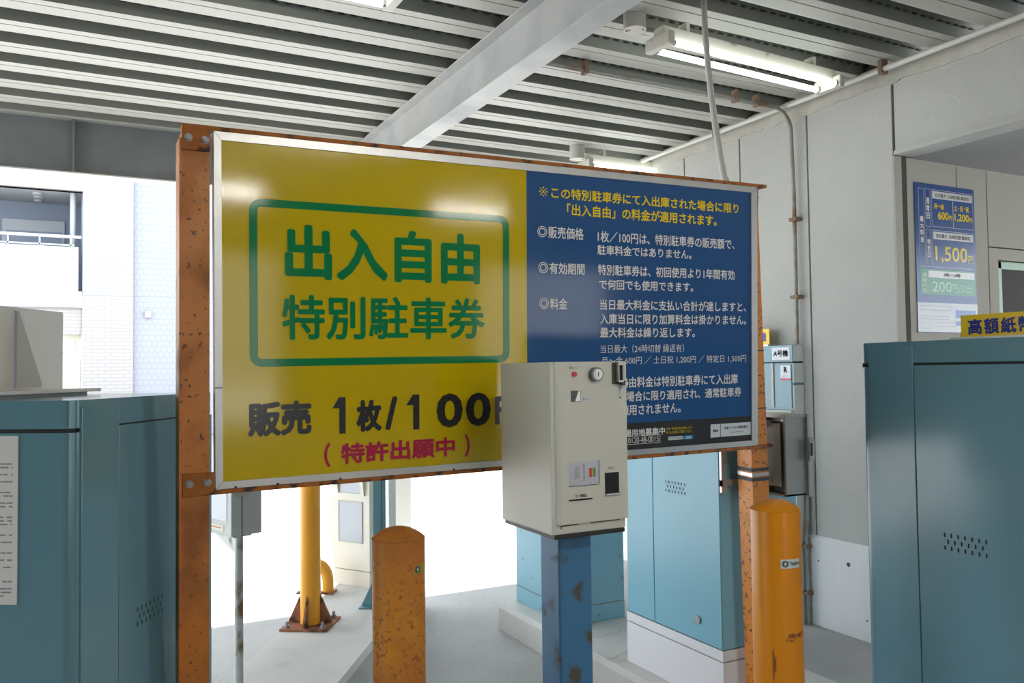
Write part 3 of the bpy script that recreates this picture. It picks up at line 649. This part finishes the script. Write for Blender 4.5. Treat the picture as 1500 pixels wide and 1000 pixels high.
# ------------------------------------------------------------ bollards
def bollard(loc, h, label, m_, sticker_ang, sz, word):
    t = thing('bollard', label, 'bollard', loc, 0, 'steel bollards in front of the sign')
    r = .0699; pr = [(r,0),(r,h-.029),(r-.001,h-.027)]
    for k in range(1,9): a = k/8; pr.append((r*(1-a*.97)*1.0 if False else r*math.cos(a*PI/2*.98), h-.027+.034*math.sin(a*PI/2)))
    MB().lathe([(r,0),(r,h-.029)], 48).build('tube', m_, t)
    pr2 = [(r,h-.029),(r+.0015,h-.028)]
    R2 = .100                                                  # shallow domed cap
    for k in range(0,9): q = r*(1-k/8.0)*.995+.0006; pr2.append((q, h-.027 + math.sqrt(R2*R2-q*q) - math.sqrt(R2*R2-r*r)))
    MB().lathe(pr2, 48).build('cap', m_, t)
    # sticker wrapped on the tube
    def wrap(mb, w):
        mb.v = [((r+.0006-v[1])*math.cos(sticker_ang + v[0]/r), (r+.0006-v[1])*math.sin(sticker_ang + v[0]/r), v[2]) for v in mb.v]; return mb
    mb = MB(); n = 10; w = .062; hh = .0125
    for i in range(n):
        a, b = -w/2 + w*i/n, -w/2 + w*(i+1)/n; mb.quad((a,0,sz-hh),(b,0,sz-hh),(b,0,sz+hh),(a,0,sz+hh))
    st = wrap(mb, w).build('sticker', LABW if word else mat('sticker_torn', (176,150,60), .6, noise=(20,.2)), t, fix=False)
    mb = MB(); c0 = -w/2 + .013
    ring = [(c0+.0095*math.cos(2*PI*i/16), .0 - .0004, sz+.0095*math.sin(2*PI*i/16)) for i in range(16)]
    mb.add(ring, [tuple(range(16))]); wrap(mb, w).build('emblem', STKG, st, fix=False)
    mb = MB(); mb.add([(c0+.002,-.0008,sz+.008),(c0-.006,-.0008,sz-.001),(c0-.001,-.0008,sz-.0005),(c0-.003,-.0008,sz-.008),(c0+.006,-.0008,sz+.001),(c0+.001,-.0008,sz+.0005)],[(0,1,2,5),(2,3,4,5)])
    wrap(mb, w).build('emblem_flash', LABW, st, fix=False)
    if word:
        mb = MB(); text_into(mb, word, c0+.012, w/2-.002, sz-.005, sz+.006, -.0004, .0003); wrap(mb, w).build('lettering', STKG, st, fix=False)
    return t
b1 = at(583.5, 785, d=1223.4*.1398/77); b2 = at(1135.5, 745, d=1223.4*.1398/71)
bollard((b1.x, b1.y, 0), b1.z+.025, 'rust-stained orange bollard with domed top left of the ticket machine', BOLLR, math.radians(-50), 1.035, None)
bb2 = bollard((b2.x, b2.y, 0), b2.z+.029, 'clean yellow-orange bollard with small sticker beside the right cabinet', BOLLY, math.radians(-100), 1.000, 'ThinkPark')
# scuffs on the right bollard
mb = MB(); r = .0703
random.seed(5)
for (a0, a1, z0, zh) in ((-112,-70,.800,.006),(-118,-95,.788,.003),(-116,-92,.794,.0025),(-84,-66,.805,.004),(-148,-140,.72,.05),(-62,-57,.80,.012),(-60,-56,.95,.010)):
    n = 7
    for i in range(n):
        a = math.radians(a0+(a1-a0)*i/n); b = math.radians(a0+(a1-a0)*(i+1)/n); j = random.uniform(.3,1); d_ = random.uniform(-.002,.002)
        mb.quad((r*math.cos(a),r*math.sin(a),z0+d_-zh*j),(r*math.cos(b),r*math.sin(b),z0+d_-zh*j),(r*math.cos(b),r*math.sin(b),z0+d_+zh*j),(r*math.cos(a),r*math.sin(a),z0+d_+zh*j))
mb.build('scuff', mat('scuff_brown', (150,88,36), .7, noise=(60,.3)), bb2, fix=False)

# ------------------------------------------------------------ islands and what stands on them
dirL = Vector((math.sin(math.radians(33.0)), math.cos(math.radians(33.0)))); nrm = Vector((dirL.y, -dirL.x))
pr_ = Vector((1.009,3.566))
def lpt(s, w): return pr_ + dirL*s + nrm*w
mb = MB()
out = [lpt(-3.2,0), lpt(1.75,0), lpt(1.93,-.06), lpt(1.98,-.25), lpt(1.93,-.48), lpt(1.75,-.55), lpt(-3.2,-.55)]
inn = [lpt(-3.2,-.02), lpt(1.74,-.02), lpt(1.915,-.075), lpt(1.955,-.25), lpt(1.915,-.465), lpt(1.74,-.53), lpt(-3.2,-.53)]
n = len(out)
mb.add([(p.x,p.y,0) for p in out] + [(p.x,p.y,ISL-.02) for p in out] + [(p.x,p.y,ISL) for p in inn],
       [(i,(i+1)%n,n+(i+1)%n,n+i) for i in range(n)] + [(n+i,n+(i+1)%n,2*n+(i+1)%n,2*n+i) for i in range(n)] + [tuple(range(2*n,3*n))])
tag(mb.build('traffic_island', CONC), 'raised concrete island on the left carrying the yellow pole and cream machine', 'island', 'concrete islands')
out = [(2.25,-3),(3.02,-3),(3.02,4.55),(2.95,4.62),(2.32,4.62),(2.25,4.55)]; inn = [(2.275,-3),(2.995,-3),(2.995,4.535),(2.94,4.595),(2.33,4.595),(2.275,4.535)]
mb = MB(); n = 6
mb.add([(*p,0) for p in out] + [(*p,.128) for p in out] + [(*p,.15) for p in inn],
       [(i,(i+1)%n,n+(i+1)%n,n+i) for i in range(n)] + [(n+i,n+(i+1)%n,2*n+(i+1)%n,2*n+i) for i in range(n)] + [tuple(range(2*n,3*n))])
mb.m(1)                                                     # fine cracks
random.seed(11)
for (x, y) in ((2.26,3.42),(2.30,3.75)):
    p_ = Vector((x, y))
    for k in range(9):
        q_ = p_ + Vector((.035, random.uniform(-.03,.035))); mb.quad((p_.x,p_.y-.0015,IR-.0009),(q_.x,q_.y-.0015,IR-.0009),(q_.x,q_.y+.0015,IR-.0009),(p_.x,p_.y+.0015,IR-.0009)); p_ = q_
tag(mb.build('traffic_island', [CONC, JOINT], fix=False), 'low concrete island under the light blue cabinets by the right wall', 'island', 'concrete islands')

# yellow pole with gusseted base
Yp = thing('steel_pole', 'yellow steel pole with rusty gusseted base plate on the left island', 'pole', (1.095,4.46,ISL), RZL)
MB().cyl((0,0,.012),(0,0,1.95),.0535,32).build('tube', POLEY, Yp)
MB().box(-.125,.125,-.125,.125,0,.012,.002).build('base_plate', RUSTP, Yp)
for a in range(4):
    q = MB(); q.prism([(.045,.012),(.118,.012),(.118,.020),(.052,.165),(.045,.165)], -.005, .005, 'y').build('gusset', RUSTP, Yp).rotation_euler = (0,0,a*PI/2 + .0)
for x, y in ((.095,.095),(-.095,.095),(.095,-.095),(-.095,-.095)): MB().cyl((x,y,.012),(x,y,.045),.008,10).cyl((x,y,.012),(x,y,.026),.015,6).build('anchor_bolt', BOLTM, Yp)
# low hoop
hp_ = thing('hoop_guard', 'low yellow hoop guard behind the yellow pole', 'guard', (1.287,5.09,ISL), RZL)
pts = [(-.07,0,.0)] + [(-.07*math.cos(PI*k/12), 0, .07+.10*math.sin(PI*k/12)) for k in range(13)] + [(.07,0,.0)]
MB().tube(pts, .034, 18).build('hoop', POLEY, hp_)
for x in (-.07,.07): MB().box(x-.042,x+.042,-.05,.05,0,.010,.002).build('foot_plate', RUSTP, hp_)
# cream gate machine
A0 = Vector((1.436,5.266)); A1 = Vector((1.596,5.012)); ang = math.atan2((A1-A0).y, (A1-A0).x)
Gm = thing('gate_machine', 'cream gate machine with two dark windows at the end of the left island', 'gate machine', (A0.x,A0.y,ISL), ang)
MB().box(0,.30,.0,.26,.10,1.20,.003).build('body', CREAM, Gm)
MB().box(.003,.297,.003,.257,0,.096,.002).build('base', CREAM, Gm)
f1 = MB().box(.055,.240,-.004,.002,.275,.520,.001).build('window', WGLASS, Gm)
mb = MB()
for a in ((.050,.056,.270,.525),(.239,.245,.270,.525),(.050,.245,.270,.276),(.050,.245,.519,.525)): mb.box(a[0],a[1],-.006,.0,a[2],a[3])
mb.build('window_frame', CABG, f1)
MB().box(.060,.235,-.004,.002,.575,.80,.001).build('window', WGLASS, Gm)
MB().prism([(0,.57),(-.012,.57),(-.05,.85),(0,.85)], .030, .055, 'x').prism([(0,.57),(-.012,.57),(-.05,.85),(0,.85)], .240, .265, 'x').box(.03,.265,-.05,0,.84,.85).box(.03,.265,-.014,0,.565,.575).build('visor', CREAM, Gm)
MB().box(-.022,-.004,.02,.24,.10,1.15,.003).build('side_cover', CREAM, Gm)
# teal gate post with triangular foot
p = at(552, 884, z=ISL)
Tp = thing('gate_post', 'teal steel post with triangular foot next to the cream gate machine', 'post', (1.53,4.60,ISL), RZL)
MB().box(-.036,.036,-.03,.05,.008,1.25,.003).m(1).box(.012,.015,-.0308,-.029,.10,1.2).build('column', [TEAL, DARK], Tp)
MB().prism([(-.036,.008),(-.105,.008),(-.105,.020),(-.036,.16)], -.02, .02, 'y').build('foot_gusset', TEAL, Tp)
MB().box(-.115,.06,-.06,.08,0,.008,.001).build('base_plate', TEAL, Tp)
# control box on a thin galvanised pole
Kb = thing('control_box', 'rust-stained grey control box on a thin galvanised pole behind the left post', 'electrical box', (.543,3.497,ISL), math.radians(-70))
z0 = .898 - ISL
# local x runs back along the visible side (azimuth 160 -> rotated), local y to the front-left
MB().box(-.25,0,0,.135,z0,z0+.40,.004).m(1).box(-.006,.0012,.045,.048,z0,z0+.4).build('housing', [BOXG, DARK], Kb)
Kb.rotation_euler = (0,0,math.radians(90-160))
q = MB().rect(-.235,-.035,z0+.060,z0+.36,-.0015).build('cover_window', WGLASS, Kb, fix=False)
MB().rect(-.20,-.060,z0+.018,z0+.040,-.0015).m(1).rect(-.19,-.178,z0+.024,z0+.034,-.002).rect(-.165,-.08,z0+.026,z0+.032,-.002).build('label_plate', [mat('label_cream',(226,216,196),.5), ORNG], Kb, fix=False)
MB().box(.0,.005,.022,.075,z0+.16,z0+.30,.002).build('hinge', CABG, Kb)
px_, py_ = -.035, .052
MB().cyl((px_,py_,.0),(px_,py_,z0),.0175,20).build('pole', GALV, Kb)
MB().prism([(px_-.012,z0-.075),(px_-.012,z0-.004),(px_-.17,z0-.004),(px_-.17,z0-.018)], py_-.012, py_+.012, 'y').box(-.235,-.02,.02,.10,z0-.008,z0).build('bracket', GALV, Kb)
MB().prism([(px_-.012,.008),(px_-.012,.14),(px_-.10,.008)], py_-.006, py_+.006, 'y').build('foot_gusset', GALV, Kb)
MB().box(px_-.11,px_+.06,py_-.06,py_+.06,0,.008,.001).build('base_plate', GALV, Kb)

# ------------------------------------------------------------ price poster
tl = at(1338,266,y=3.047); tr = at(1427,279.5,y=3.047); bl = at(1346,489,y=3.047)
PW = .522; PH = .836; Px, Pz = 4.105, 1.732
Po = tag(MB().box(0,PW,0,.004,0,PH).build('price_poster', POSTB), 'blue and white parking price poster on the recessed wall', 'poster')
Po.location = (Px, 3.050, Pz)
def U(u0,u1,v0,v1): return (u0*PW, u1*PW, (1-v1)*PH, (1-v0)*PH)
mb = MB()
for b in ((.06,.15,.035,.56),(.17,.25,.035,.29),(.17,.25,.31,.56),(.27,.975,.035,.285),(.27,.975,.31,.56)): rring(mb, *U(*b), .004, .003, -.0006)
for b in ((.285,.96,.045,.095),(.285,.96,.32,.37),(.19,.965,.585,.63)): mb.rect(*U(*b), -.0006)
mb.rect(*U(.625,.632,.10,.28), -.0006)
text_into(mb, '最大料金', *U(.075,.135,.22,.40), -.0007, .0012, True); text_into(mb, '通常日', *U(.185,.235,.09,.24), -.0007, .0012, True); text_into(mb, '特定日', *U(.185,.235,.37,.50), -.0007, .0012, True)
lab(mb.build('lettering', LWHT, Po, fix=False), 'white panels and vertical lettering')
mb = MB()
text_into(mb, '月～金', *U(.31,.48,.125,.165), -.0007, .0014); text_into(mb, '600', *U(.37,.55,.18,.235), -.0007, .0022); text_into(mb, '円', *U(.555,.61,.20,.235), -.0007, .0012)
text_into(mb, '土・日・祝', *U(.65,.90,.125,.165), -.0007, .0014); text_into(mb, '1,200', *U(.65,.90,.18,.24), -.0007, .0022); text_into(mb, '円', *U(.905,.955,.20,.235), -.0007, .0012)
text_into(mb, '1,500', *U(.31,.85,.415,.53), -.0007, .0022); text_into(mb, '円', *U(.865,.95,.465,.52), -.0007, .0012)
lab(mb.build('lettering', LYEL, Po, fix=False), 'yellow prices')
mb = MB(); text_into(mb, '当日最大（24時切替 繰返有）', *U(.33,.92,.056,.086), -.0010, .0006); text_into(mb, '当日最大（24時切替 繰返有）', *U(.33,.92,.331,.361), -.0010, .0006); text_into(mb, '0時～24時', *U(.44,.72,.595,.622), -.0010, .0006)
lab(mb.build('lettering', INK, Po, fix=False), 'grey header lettering')
gp = MB().rect(*U(.06,.975,.575,.745), -.0004).build('price_panel', POSTG, Po, fix=False)
mb = MB(); text_into(mb, '通常料金', *U(.08,.16,.60,.735), -.0008, .0008, True);
text_into(mb, '200', *U(.24,.57,.655,.725), -.0008, .0022); text_into(mb, '円/30分', *U(.58,.93,.665,.725), -.0008, .001)
mb.build('lettering', POSTF, gp, fix=False)
wp = MB().rect(*U(.0,1.0,.80,.995), -.0004).build('company_panel', POSTW, Po, fix=False)
mb = MB()
for b in ((.05,.55,.82,.85),(.05,.50,.89,.91),(.05,.20,.93,.97),(.30,.6,.93,.96)): rring(mb, *U(*b), .002, .002, -.0007)
mb.build('lettering', INK, wp, fix=False)
mb = MB()
mb.rect(*U(.62,.97,.845,.90), -.0007).rect(*U(.62,.97,.92,.95), -.0007); mb.build('logo_panel', mat('panel_blue_pale', (90,130,200), .2), wp, fix=False)

# ------------------------------------------------------------ building across the street
Bd = thing('apartment_building', 'white tiled apartment building with balcony across the street at left', 'building', (0,19.5,0))
mb = MB()
mb.box(.055, 1.02, 0, .6, 0, 10).box(-7, .055, 0, .25, 5.40, 10).box(-7, .055, .05, .3, 2.40, 2.96).box(-7, -.70, .05, .3, 0, 2.4)
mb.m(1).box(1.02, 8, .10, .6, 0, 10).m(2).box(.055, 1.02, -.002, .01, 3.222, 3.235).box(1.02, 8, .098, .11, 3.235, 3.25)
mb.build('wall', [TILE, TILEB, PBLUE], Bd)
mb = MB().box(-7, .05, -.02, 1.9, 2.96, 3.30, .01).box(-7, -.02, -.01, .06, 3.30, 4.22, .01); mb.build('balcony', SLAB, Bd)
mb = MB().box(-7, .03, -.02, .04, 4.40, 4.46)
x = -.15
while x > -4: mb.box(x-.03, x, -.01, .03, 4.2, 4.42); x -= .56
mb.box(-7, -.1, -.01, .03, 4.24, 4.27); mb.build('balcony_rail', SLAB, Bd)
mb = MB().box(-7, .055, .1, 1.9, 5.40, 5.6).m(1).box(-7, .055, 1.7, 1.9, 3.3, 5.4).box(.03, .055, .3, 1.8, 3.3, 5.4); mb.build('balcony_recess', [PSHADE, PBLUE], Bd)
for y in (.55, .95, 1.35): MB().cyl((-.80,y,5.40),(-.80,y,5.36),.09,20).build('ceiling_lamp', SLAB, Bd)
MB().cyl((-.13,.3,3.0),(-.13,.3,5.4),.055,16).build('drain_pipe', SLAB, Bd)
mb = MB().box(-1.5,-.30,1.64,1.7,3.3,5.0); bw = mb.build('window', SLAB, Bd); MB().box(-1.42,-.36,1.62,1.65,3.4,4.75).build('pane', PBLUE, bw)
mb = MB().box(-.62,.045,.2,.3,0,2.4); dd = mb.build('entrance_door', mat('door_cream', (206,204,186), .6), Bd)
MB().box(-.62,-.42,.14,.2,0,2.4).build('door_frame', mat('door_jamb_grey', (160,166,178), .6), Bd)
MB().box(-.30,-.08,.14,.2,2.05,2.32).box(-.24,.03,.13,.2,1.2,1.9,.02).build('meter_box', mat('meter_cream', (216,214,200), .6), Bd)
MB().box(1.25,1.38,.02,.1,2.78,2.93,.03).build('wall_lamp', SLAB, Bd)
